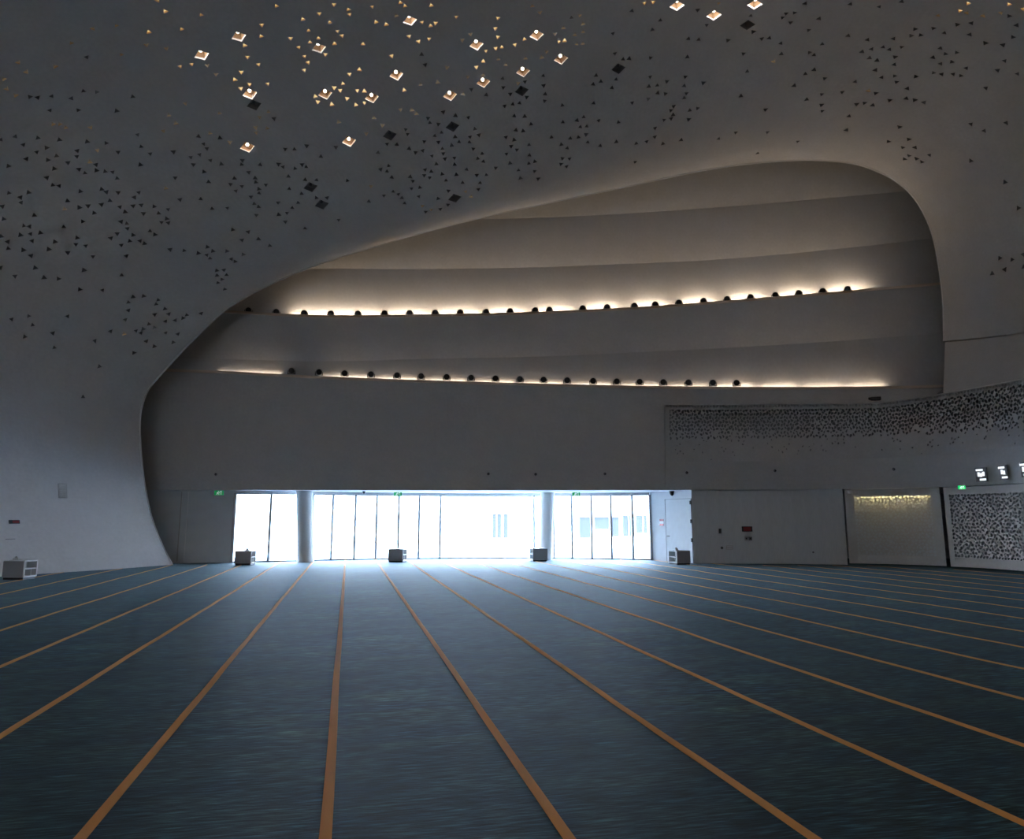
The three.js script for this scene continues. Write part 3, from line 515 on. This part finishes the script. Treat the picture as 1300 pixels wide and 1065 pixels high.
// ------------------------------------------------------------------ perforated plates
function leafHole(cx, cy, L, W, a) {                                // lens-shaped opening, eight corners
  const c = Math.cos(a), s = Math.sin(a);
  return [[-1, 0], [-0.6, -0.8], [0, -1], [0.6, -0.8], [1, 0], [0.6, 0.8], [0, 1], [-0.6, 0.8]].map(([x, y]) => [cx + c * x * L - s * y * W, cy + s * x * L + c * y * W]);
}
function perforated(map, nu, nv, thick, has, size) {                // map(u, v, depth) over a grid of cells, each with or without a hole
  const pos = [], uv = [], V = (u, v, t) => { const e = Math.min(1, u, nu - u, v, nv - v), p = map((u + e * (0.25 * Math.sin(Math.PI * v) + 0.4 * noise.noise(u * 0.8, v * 0.8, 1.7))) / nu, (v + e * (0.2 * Math.sin(Math.PI * u) + 0.4 * noise.noise(u * 0.8, v * 0.8, 6.3))) / nv, t); pos.push(p.x, p.y, p.z); uv.push(u * 0.15, v * 0.15); };
  const quad = (a, b, c, d) => { for (const k of [a, b, c, a, c, d]) V(...k); };
  for (let j = 0; j < nv; j++) for (let i = 0; i < nu; i++) {
    const h = has(i / nu, j / nv);
    const cell = [[i, j + 0.5], [i, j], [i + 0.5, j], [i + 1, j], [i + 1, j + 0.5], [i + 1, j + 1], [i + 0.5, j + 1], [i, j + 1]];
    if (!h) { for (let k = 0; k < 8; k++) { V(i + 0.5, j + 0.5, 0); V(...cell[k], 0); V(...cell[(k + 1) % 8], 0); } continue; }
    const a = rnd() < 0.7 ? (rnd() < 0.6 ? 1 : -1) * (0.4 + 0.8 * rnd()) : Math.PI * rnd(), H = leafHole(i + 0.5 + 0.12 * (rnd() - 0.5), j + 0.5 + 0.12 * (rnd() - 0.5), size * h, size * h * (0.6 + 0.25 * rnd()), a);
    const sh = (Math.round(a / (Math.PI / 4)) + 8) % 8;
    for (let k = 0; k < 8; k++) {
      const k2 = (k + 1) % 8, p = cell[(k + sh) % 8], q = cell[(k2 + sh) % 8], r = H[k2], s = H[k];
      quad([...p, 0], [...q, 0], [...r, 0], [...s, 0]); quad([...s, 0], [...r, 0], [...r, thick], [...s, thick]);
    }
  }
  const g = new THREE.BufferGeometry(); g.setAttribute('position', new THREE.Float32BufferAttribute(pos, 3)); g.setAttribute('uv', new THREE.Float32BufferAttribute(uv, 2)); g.computeVertexNormals(); return g;
}
// balcony front: leaning lower band, perforated upper band
const FOLD = spline([[600, 592], [845, 587], [960, 585.5], [1060, 583.5], [1130, 581], [1200, 576], [1300, 565], [1400, 550]]);
const PF = x => P(x) - 0.04 - 0.33 * Math.min(1, Math.max(0, (x - 845) / 300));
{
  const n = 146, X = k => 845 + (1420 - 845) * k;
  const lo = k => { const x = X(k); return at(x, FOLD(x), PF(x)); }, hi = k => { const x = X(k); return at(x, TOPB(x), PF(x) + 0.05); };
  const map = (u, v, t) => { const a = lo(u).lerp(hi(u), v); a.z -= t * 0.85; a.x += t * (u > 0.5 ? 0.6 : 0); return a; };
  const w = struct('wall_balcony', perforated(map, n, 15, 0.022, (u, v) => {
    if (v > 0.97) return 0;
    const right = Math.max(0, (u - 0.5) * 0.5), edge = 0.36 - right * 0.8;
    return v > edge + 0.16 ? 0.95 + 0.15 * rnd() : v > edge ? (rnd() < 0.85 ? 0.85 : 0) : v > 0.12 ? (rnd() < 0.16 + right ? 0.55 : 0) : rnd() < 0.03 ? 0.4 : 0;
  }, 0.49), M.band, 'balcony front perforated with small leaf-shaped holes', 'balcony');
  w.userData.kind = 'structure';
  const ks = range(0, 1, 90), L = ks.map(lo), H = ks.map(hi), B = ks.map(k => { const x = X(k), p = at(x, 622, P(x)); p.y = 2.72; return p; });
  part('lower_band', strip([B, L]), M.band, w);
  part('coping', strip([H, H.map(p => V3(p.x, p.y + 0.035, p.z + 0.02)), H.map(p => V3(p.x + 0.05, p.y + 0.035, p.z - 0.32)), H.map(p => V3(p.x + 0.05, p.y - 0.1, p.z - 0.32))]), M.band, w);
  part('soffit_edge', strip([B, B.map(p => V3(p.x + 0.15, p.y, p.z - 0.2))]), M.soffit, w);
  // the balcony front goes on, unperforated, along the side of the hall
  const on = p => range(0, 1, 20).map(k => V3(p.x + (16.1 - p.x) * k, p.y, p.z + (14 - p.z) * k));
  part('plain_front', strip([on(B[90]), on(L[90]), on(H[90])]), M.band, w);
  const sx = PX.filter(x => x >= 850 && x <= 1240);
  part('shelf', strip([sx.map(x => hi((x - 845) / 575).add(V3(0.05, 0.03, -0.31))), sx.map(x => apronFoot[PX.indexOf(x)].clone().add(V3(0, 0.02, -0.05)))]), M.band, w, 'flat strip added to close the slot behind the balcony front against light');  // added strip blocks light from falling behind the balcony front
  // upright band below the vault, standing on the balcony front
  const near = z => { let b = H[0]; for (const p of H) if (Math.abs(p.z - z) < Math.abs(b.z - z)) b = p; return b; };
  const T = range(0, 1, 60).map(v => shell(1, v)), end = H[H.length - 1];
  const F2 = T.map(p => { const q = p.z > end.z ? V3(end.x + (16.1 - end.x) * (p.z - end.z) / (14 - end.z), end.y, p.z) : near(p.z), k = Math.min(1, Math.max(0, (p.z + 27.3) / 1.6)); return V3((p.x - 0.25) * (1 - k) + (q.x + 0.2) * k, q.y - 0.06, p.z); });
  struct('wall_right_upper', strip([T.map(p => V3(p.x + 0.05, p.y - 0.035, p.z)), F2]), M.shell, 'plain leaning wall band above the perforated balcony front', 'wall');
  // added ceiling and side wall block light so the balcony holes stay dark
  const gs = new THREE.Shape(), at625 = (a, b) => { const k = (6.28 - b.y) / (a.y - b.y); return b.clone().lerp(a, k); };
  const fr = sx.filter(x => x <= 1190).map(x => { const i = PX.indexOf(x), p = at625(l1[i], apronFoot[i]); return [p.x + 0.02, -p.z + 0.04]; }).concat(T.map((p, i) => { const q = at625(p, F2[i]); return [q.x + 0.1, -q.z]; }));
  gs.moveTo(fr[0][0], 34); fr.forEach(p => gs.lineTo(...p)); gs.lineTo(24.5, fr[fr.length - 1][1]); gs.lineTo(24.5, 34);
  const gg = new THREE.ExtrudeGeometry(gs, { depth: 0.12, bevelEnabled: false }); gg.rotateX(-Math.PI / 2); gg.translate(0, 6.22, 0);
  struct('ceiling_added_gallery', mergeGeometries([gg, box(0.12, 3.6, 34.1 - fr[0][1], fr[0][0], 4.6, -(34.1 + fr[0][1]) / 2).toNonIndexed()]), M.concrete, 'unseen grey ceiling added behind the balcony front to keep its holes dark', 'ceiling');
  part('end_cap', strip([[B[0], L[0], H[0]], [B[0], L[0], H[0]].map(p => V3(p.x + 0.02, p.y, p.z - 0.4))]), M.band, w);
}
// perforated wall screens below the balcony
function screen(x0, x1, hx0, hx1, label, glow) {
  const X = k => x0 + (x1 - x0) * k, base = plan((x0 + x1) / 2, P((x0 + x1) / 2) + 0.08), t = thing('perforated_screen', label, 'screen', V3(base.x, 0, base.z));
  const p = (k, y, back = 0) => { const x = X(k), q = plan(x, P(x) + 0.08 + back, y); return q.sub(t.position); };
  const ka = (hx0 - x0) / (x1 - x0), kb = (hx1 - x0) / (x1 - x0), y0 = 0.36, y1 = 2.46;
  const bar = (k0, k1, ya, yb, name) => { const f = (k, y, b) => p(k, y, b), n = 8, ks = range(k0, k1, n); part(name, mergeGeometries([strip([ks.map(k => f(k, ya, 0)), ks.map(k => f(k, yb, 0)), ks.map(k => f(k, yb, 0.06)), ks.map(k => f(k, ya, 0.06)), ks.map(k => f(k, ya, 0))]), strip([[f(k0, ya, 0), f(k0, yb, 0)], [f(k0, ya, 0.06), f(k0, yb, 0.06)]]), strip([[f(k1, ya, 0), f(k1, yb, 0)], [f(k1, ya, 0.06), f(k1, yb, 0.06)]])]), M.band, t); };
  bar(0, ka, 0.06, 2.69, 'frame_stile'); bar(kb, 1, 0.06, 2.69, 'frame_stile'); bar(ka, kb, 0.06, y0, 'frame_rail'); bar(ka, kb, y1, 2.69, 'frame_rail');
  const len = p(ka, 0).distanceTo(p(kb, 0)), nu = Math.round(len / 0.115), nv = 18;
  part('perforated_sheet', perforated((u, v, th) => p(ka + (kb - ka) * u, y0 + (y1 - y0) * v, th * 0.9), nu, nv, glow ? 0.05 : 0.03, () => (rnd() < 0.93 ? 0.95 + 0.2 * rnd() : 0.6), 0.44), M.band, t);
  const ks = range(ka, kb, 8);
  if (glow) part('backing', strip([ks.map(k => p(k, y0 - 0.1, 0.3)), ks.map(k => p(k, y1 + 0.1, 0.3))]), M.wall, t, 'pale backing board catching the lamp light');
  if (glow) {
    const kk = range(ka + 0.04, kb - 0.04, 4), lampMat = new THREE.MeshStandardMaterial({ color: 0xffffff, emissive: lin(1, 0.85, 0.4), emissiveIntensity: 1.5 });
    for (let i = 0; i < 4; i++) {
      const a = p(kk[i], 2.52, 0.2), b = p(kk[i + 1], 2.52, 0.2), L = a.distanceTo(b) * 0.96, ry = -Math.atan2(b.z - a.z, b.x - a.x), c = a.clone().add(b).multiplyScalar(0.5);
      part('led_lamp', box(L, 0.02, 0.03, 0, 0, 0).rotateY(ry).translate(c.x, c.y + 0.02, c.z), lampMat, t, 'warm lamp behind the top of the screen');
      const R = new THREE.RectAreaLight(lin(1, 0.82, 0.4), glow, L, 0.04); R.position.copy(c); R.up.set(-Math.sin(ry), 0, -Math.cos(ry)); t.add(R); t.updateMatrixWorld(true); R.lookAt(c.clone().add(t.position).add(V3(0, -1, -0.05))); R.castShadow = true;
    }
  }
}
screen(1075, 1197, 1086, 1186, 'perforated wall screen lit from behind with a warm glow along its top', 22);
screen(1357, 1470, 1363, 1462, 'perforated grey wall screen farthest from the warm-lit screen');
screen(1202, 1352, 1208, 1344, 'perforated grey wall screen below the row of bright plaques, beside the warm-lit screen');

// ------------------------------------------------------------------ small fittings
// exit signs: printed green faces, lit
const exitTex = (() => {
  const c = document.createElement('canvas'); c.width = 256; c.height = 128; const x = c.getContext('2d');
  x.fillStyle = '#0a9a52'; x.fillRect(0, 0, 256, 128); x.fillStyle = '#ffffff'; x.fillRect(150, 18, 56, 92); x.fillStyle = '#0a9a52'; x.fillRect(162, 30, 34, 80);
  x.fillStyle = '#ffffff'; x.beginPath(); x.arc(112, 28, 11, 0, 7); x.fill();
  x.lineWidth = 13; x.strokeStyle = '#ffffff'; x.lineCap = 'round'; x.lineJoin = 'round';
  const l = (...p) => { x.beginPath(); x.moveTo(p[0], p[1]); for (let i = 2; i < p.length; i += 2) x.lineTo(p[i], p[i + 1]); x.stroke(); };
  l(106, 46, 94, 72); l(104, 48, 128, 58, 140, 48); l(104, 48, 80, 54, 72, 68); l(95, 74, 116, 88, 112, 110); l(94, 74, 80, 96, 58, 98);
  const t = new THREE.CanvasTexture(c); t.colorSpace = THREE.SRGBColorSpace; return t;
})();
const exitFace = new THREE.MeshStandardMaterial({ map: exitTex, emissive: 0xffffff, emissiveMap: exitTex, emissiveIntensity: 0.35, roughness: 0.4 });
const exitFaceBright = new THREE.MeshStandardMaterial({ map: exitTex, emissive: 0xddffee, emissiveMap: exitTex, emissiveIntensity: 1.6, roughness: 0.4 });
function exitSign(px, py, d, label, face, w = 0.36) {
  const p = at(px, py, d), t = thing('exit_sign', label, 'exit sign', V3(p.x, p.y, p.z), Math.atan2(-p.x, -p.z));
  part('case', rbox(w, w / 2 + 0.02, 0.05, 0.008), M.white, t);
  const g = new THREE.PlaneGeometry(w - 0.02, w / 2); g.translate(0, 0, 0.0265); part('sign_face', g, face, t, 'green face with white running figure and door');
  part('hanger', merge([box(0.015, 0.12, 0.015, -w * 0.3, w / 4 + 0.05), box(0.015, 0.12, 0.015, w * 0.3, w / 4 + 0.05)]), M.white, t);
}
exitSign(278, 625.6, 29.55, 'green exit sign under the soffit by the plain pale wall', exitFace);
exitSign(505, 627.2, 31.9, 'green exit sign hanging before the glass front above the middle cabinet', exitFace, 0.34);
exitSign(731.5, 627.2, 32.0, 'green exit sign hanging before the glass front beside the right-hand column', exitFace, 0.34);
exitSign(1221, 618.8, 25.75, 'bright green-white exit sign above the joint of the perforated screens', exitFaceBright, 0.24);

// cabinets with an open end of two shelves
const cabinet = (() => {
  const t = thing('book_cabinet', '', 'cabinet', V3(0, 0, 0)), w = 0.6, h = 0.5, d = 0.52, s = 0.035;
  part('carcass', merge([box(w, s, d, 0, 0.06 + s / 2), box(w, s, d, 0, h - s / 2), box(s, h - 0.06, d, -w / 2 + s / 2, (h + 0.06) / 2), box(w, h - 0.06, s, 0, (h + 0.06) / 2, d / 2 - s / 2), box(w, h - 0.06, s, 0, (h + 0.06) / 2, -d / 2 + s / 2), box(s, h - 0.06 - 2 * s, d - 2 * s, 0, (h + 0.06) / 2)]), M.white, t, 'white frame');
  part('shelf', box(w / 2 - 0.02, 0.03, d - 2 * s, w / 4 - 0.005, 0.275), M.white, t);
  part('upright', box(w / 2 - 0.05, 0.19, 0.025, w / 4 - 0.02, 0.165, -0.08), M.white, t);
  for (const z of [1, -1]) part('side_panel', box(w - 0.03, h - 0.09, 0.012, -0.01, (h + 0.05) / 2, z * (d / 2 + 0.006)), M.panel, t, 'dark grey panel');
  part('plinth', box(w - 0.04, 0.06, d - 0.04, 0, 0.03), M.black, t);
  return t;
})();
let firstCab = true;
function putCabinet(px, py, turn, label, sx = 1) {
  const g = ground(px, py), p = V3(g.x, floorY(g.x, g.z), g.z - 0.25); const o = firstCab ? cabinet : copy(cabinet, p); firstCab = false;
  o.position.copy(p); o.rotation.y = turn; o.scale.setScalar(sx); o.userData = { label, category: 'cabinet', group: 'low cabinets along the edge of the carpet' }; return o;
}
const cabA = putCabinet(308, 717.3, 0.0, 'low dark grey cabinet on the carpet below the corner of the glass front');
putCabinet(503.5, 713.6, -0.17, 'low grey cabinet in front of the row of narrow glass panes');
putCabinet(684, 712.6, Math.PI + 0.2, 'low grey cabinet at the foot of a leaning round column');
const cabD = putCabinet(864.5, 716.8, Math.PI + 0.42, 'low white-ended cabinet standing before the flush door');
const cabE = putCabinet(17, 736, -0.08, 'low cabinet with open shelves against the curved shell wall', 1.02);
function topItem(cab, dx, label) {
  const p = cab.position.clone().add(V3(dx, 0.5 * cab.scale.x, 0)), t = thing('small_box', label, 'box', p, 0.4);
  part('body', rbox(0.13, 0.06, 0.09, 0.008, 0, 0.03), M.white, t);
  const g = new THREE.PlaneGeometry(0.07, 0.05, 4, 2), q = g.attributes.position; for (let i = 0; i < q.count; i++) q.setZ(i, 0.012 * Math.sin(q.getX(i) * 90)); g.computeVertexNormals(); g.translate(0, 0.08, 0); part('tissue', g, M.white, t);
}
topItem(cabA, 0.05, 'small white box on the cabinet below the corner of the glass front');
topItem(cabD, -0.1, 'small white box on the cabinet before the flush door');
topItem(cabE, -0.15, 'small white box on the cabinet against the curved shell wall');

// devices on the plain wall to the right of the door
function onWall(px, py, name, label, category, make) { const d = P(px) + 0.12, p = at(px, py, d), q = P(px + 20) + 0.12, r = plan(px + 20, q), s = plan(px, d); const t = thing(name, label, category, V3(s.x, p.y, s.z + 0.02), -Math.atan2(r.z - s.z, r.x - s.x)); make(t); return t; }
onWall(948, 671.5, 'wall_sign', 'dark red sign plate on the plain wall above two small boxes', 'sign', t => { part('plate', box(0.38, 0.19, 0.02, 0, 0, 0.01), M.black, t); part('face', box(0.27, 0.15, 0.01, 0, 0, 0.025), M.red, t, 'dark red face'); });
[946.5, 951.5].forEach((x, i) => onWall(x, 683.6, 'switch_box', i ? 'small grey switch box farther from the door under the dark red sign' : 'small grey-green switch box nearer the door under the dark red sign', 'switch', t => { part('plate', rbox(0.12, 0.13, 0.03, 0.008, 0, 0, 0.015), i ? M.grey : M.chrome, t); part('button', rbox(0.05, 0.06, 0.02, 0.005, 0, 0, 0.035), M.black, t); }));
onWall(913, 674, 'call_point', 'black wall box with a white edge on the plain wall', 'wall box', t => { part('case', rbox(0.1, 0.17, 0.06, 0.01, 0.01, 0, 0.03), M.black, t); part('edge', box(0.03, 0.17, 0.05, -0.055, 0, 0.025), M.white, t); });
onWall(915, 695.4, 'wall_socket', 'small dark round wall socket near the floor beside the grille plate', 'socket', t => { const g = new THREE.CylinderGeometry(0.05, 0.05, 0.02, 20); g.rotateX(Math.PI / 2); g.translate(0, 0, 0.01); part('plate', g, M.grey, t); part('inset', box(0.04, 0.03, 0.01, 0, 0, 0.024), M.black, t); });
onWall(924.5, 695, 'grille_plate', 'pale outlet plate low on the plain wall under the black wall box', 'plate', t => { part('plate', rbox(0.24, 0.15, 0.02, 0.006, 0, 0, 0.01), M.chrome, t); for (const y of [-0.045, 0, 0.045]) part('slat', box(0.2, 0.02, 0.012, 0, y, 0.024), M.white, t); });
onWall(1030, 701, 'wall_hook', 'tiny round fitting low on the bare stretch of wall', 'fitting', t => { const g = new THREE.CylinderGeometry(0.03, 0.035, 0.03, 16); g.rotateX(Math.PI / 2); g.translate(0, 0, 0.015); part('boss', g, M.grey, t); });

// black dome cameras under the soffit
[[853, 626.5, 30.5, 'black camera under the soffit above the flush door'], [462, 623.4, 30.6, 'small black camera under the soffit before the narrow panes']].forEach(([px, py, d, label], i) => {
  const p = at(px, py, d), t = thing('ceiling_camera', label, 'camera', V3(p.x, 2.72, p.z)), s = i ? 0.55 : 1;
  const g = new THREE.CylinderGeometry(0.11 * s, 0.09 * s, 0.1 * s, 20); g.translate(0, -0.05 * s, 0); part('mount', g, M.black, t);
  const h = new THREE.SphereGeometry(0.085 * s, 18, 8, 0, Math.PI * 2, Math.PI / 2, Math.PI / 2); h.translate(0, -0.1 * s, 0); part('dome', h, M.black, t);
});
// small sprinkler heads on the lower part of the back wall tier
[[274, 602], [620, 601.5], [680, 602], [768, 601.5], [872, 600], [984, 597.5], [1134.6, 595.6]].forEach(([px, py]) => {
  const d = px > 845 ? P(px) - 0.35 * (622 - py) / 36 * Math.min(1, (px - 845) / 300 + 0.35) : P(px) + 0.02, p = at(px, py, d), t = thing('nozzle', 'tiny dark round nozzle low on the curved wall tier above the glass', 'nozzle', p, 0, 'nozzles along the lower wall tier');
  const g = new THREE.CylinderGeometry(0.04, 0.055, 0.04, 14); g.rotateX(Math.PI / 2); g.translate(0, 0, 0.02); part('ring', g, M.grey, t);
  const k = new THREE.CylinderGeometry(0.022, 0.022, 0.02, 12); k.rotateX(Math.PI / 2); k.translate(0, 0, 0.045); part('core', k, M.black, t);
});
// black projector behind the balcony front
{
  const p = at(1112, 508, 28.55), t = thing('projector', 'black projector standing on the wall tier behind the perforated balcony front', 'projector', V3(p.x, p.y, p.z), -0.3);
  part('body', rbox(0.34, 0.12, 0.22, 0.02, 0, 0.06), M.black, t);
  const g = new THREE.CylinderGeometry(0.045, 0.05, 0.1, 18); g.rotateZ(Math.PI / 2); g.translate(-0.2, 0.07, 0); part('lens', g, M.black, t);
  part('arm', box(0.05, 0.05, 0.3, 0.02, 0.06, -0.24), M.grey, t);
}
// row of plaques with glowing white blocks on the lower balcony band
const glowMat = new THREE.MeshStandardMaterial({ color: 0x222222, emissive: lin(0.9, 0.95, 1), emissiveIntensity: 1.1, roughness: 0.4 });
[[1246, 602.5, 1.15], [1274, 599.5, 0.85], [1301, 596, 0.85]].forEach(([px, py, s], i) => {
  const f = (622 - py) / 46, d = P(px) - 0.37 * f - 0.12, p = at(px, py, d), a = at(px - 8, py, P(px - 8)), b = at(px + 8, py, P(px + 8));
  const t = thing('display', ['bright white display with a wide middle block in the balcony band', 'bright white display between its two neighbours in the balcony band', 'bright white display farthest from the exit sign in the balcony band'][i], 'display', p, -Math.atan2(b.z - a.z, b.x - a.x));
  part('panel', rbox(0.36 * s, 0.46, 0.03, 0.008), M.grey, t);
  const w = 0.24;
  const piece = (pw, ph, x, y) => part('glow_block', box(pw, ph, 0.012, x, y, 0.02), glowMat, t);
  piece(w, 0.06, -0.05, 0.15); piece(w * 0.9, 0.06, 0.05, -0.16);
  for (const [x, y] of [[-0.085, 0.01], [0.0, -0.01], [0.085, 0.02]].slice(0, i ? 2 : 3)) piece(0.07, 0.12 + 0.02 * Math.abs(x) * 10, x + (i ? 0.04 : 0), y);
});
// access panel and red sign on the curved shell wall
function onShell(px, py) {
  const r = new THREE.Raycaster(V3(0, EYE, 0), dirOf(px, py).normalize()), hit = r.intersectObject(shellMesh, false)[0];
  const n = hit.face.normal.clone(); if (n.dot(V3(0, EYE, 0).sub(hit.point)) < 0) n.negate(); return { p: hit.point, n };
}
scene.updateMatrixWorld(true);
function shellThing(px, py, name, label, category, make) {
  const { p, n } = onShell(px, py), t = thing(name, label, category, p); t.lookAt(p.clone().add(n)); make(t);
}
shellThing(79.5, 623, 'vent_panel', 'narrow grey louvred vent on the curved shell wall', 'vent', t => { part('frame', rbox(0.3, 0.48, 0.03, 0.008), M.chrome, t); for (const y of [-0.18, -0.12, -0.06, 0, 0.06, 0.12, 0.18]) { const g = new THREE.BoxGeometry(0.25, 0.035, 0.012); g.rotateX(0.5); g.translate(0, y, 0.018); part('slat', g, M.chrome, t); } });
shellThing(18, 662.5, 'wall_sign', 'dark red sign plate on the curved shell wall above a cabinet', 'sign', t => { part('plate', box(0.34, 0.11, 0.02), M.black, t); part('face', box(0.2, 0.08, 0.012, 0.04, 0, 0.012), M.red, t, 'dark red face'); });
shellThing(13, 687, 'access_flap', 'small white access flap on the curved shell wall over the cabinet', 'flap', t => { part('flap', rbox(0.34, 0.12, 0.015, 0.004), M.shell, t); part('hinge', box(0.3, 0.012, 0.012, 0, 0.06, 0.012), M.grey, t); });

// ------------------------------------------------------------------ outside: white paving and a low white building across the court
struct('ground_front', box(160, 0.1, 70, 0, -0.09, 49.4), M.paving, 'white paving outside the end wall behind the viewer', 'paving');
struct('ground', box(160, 0.1, 120, 0, -0.09, -93.7), M.paving, 'sunlit white paving outside the glass front', 'paving');
{
  const d = 58, t = thing('white_building', 'low white building across the sunlit court', 'building', V3(0, -0.03, -d));
  part('wall', box(90, 9, 6, 0, 4.5, -3), M.facade, t);
  part('roof', box(90.6, 0.3, 6.6, 0, 9.1, -3), M.facade, t);
  const W = (x0, x1, y0, y1, cols, name = 'window') => {
    const a = at(x0, y1, d), b = at(x1, y0, d), w = b.x - a.x, h = b.y - a.y;
    const f = part(name, box(w, Math.abs(h), 0.1, (a.x + b.x) / 2, (a.y + b.y) / 2, 0.02), M.outGlass, t);
    for (let k = 0; k <= cols; k++) part('frame', box(0.07, Math.abs(h), 0.08, a.x + w * k / cols, (a.y + b.y) / 2, 0.08), M.mullion, f);
    part('frame', box(w, 0.07, 0.08, (a.x + b.x) / 2, Math.max(a.y, b.y), 0.08), M.mullion, f);
  };
  W(624.5, 637, 651, 682, 2, 'door'); W(638.5, 645, 651, 682, 1, 'door');
  W(735, 750, 655, 682, 1); W(754, 774, 655, 671, 1); W(774, 786, 655, 680, 1); W(790, 806, 653, 680, 2); W(806, 826, 653, 676, 2);
}
[[646.5, 638, 683], [602.5, 645, 678], [665.5, 650, 680], [711, 652, 681]].forEach(([px, y0, y1], i) => {
  const d = 54, a = at(px, y0, d), t = thing('slim_post', ['tall slim post beside the far double door across the court', 'slim post standing alone in the bright court', 'slim post in the court beside the leaning column', 'slim post in the court beside the exit sign pane'][i], 'post', V3(a.x, -0.03, a.z));
  const h = a.y + 0.03, r = i ? 0.05 : 0.07, g = new THREE.CylinderGeometry(r * 0.8, r, h, 12); g.translate(0, h / 2, 0); part('shaft', g, M.mullion, t);
  const k = new THREE.CylinderGeometry(r * 1.5, r * 1.5, 0.06, 12); k.translate(0, h - 0.03, 0); part('cap', k, M.mullion, t);
  const f = new THREE.CylinderGeometry(r * 2.2, r * 2.2, 0.04, 12); f.translate(0, 0.02, 0); part('foot', f, M.mullion, t);
});

shadow(scene);
renderer.render(scene, camera);
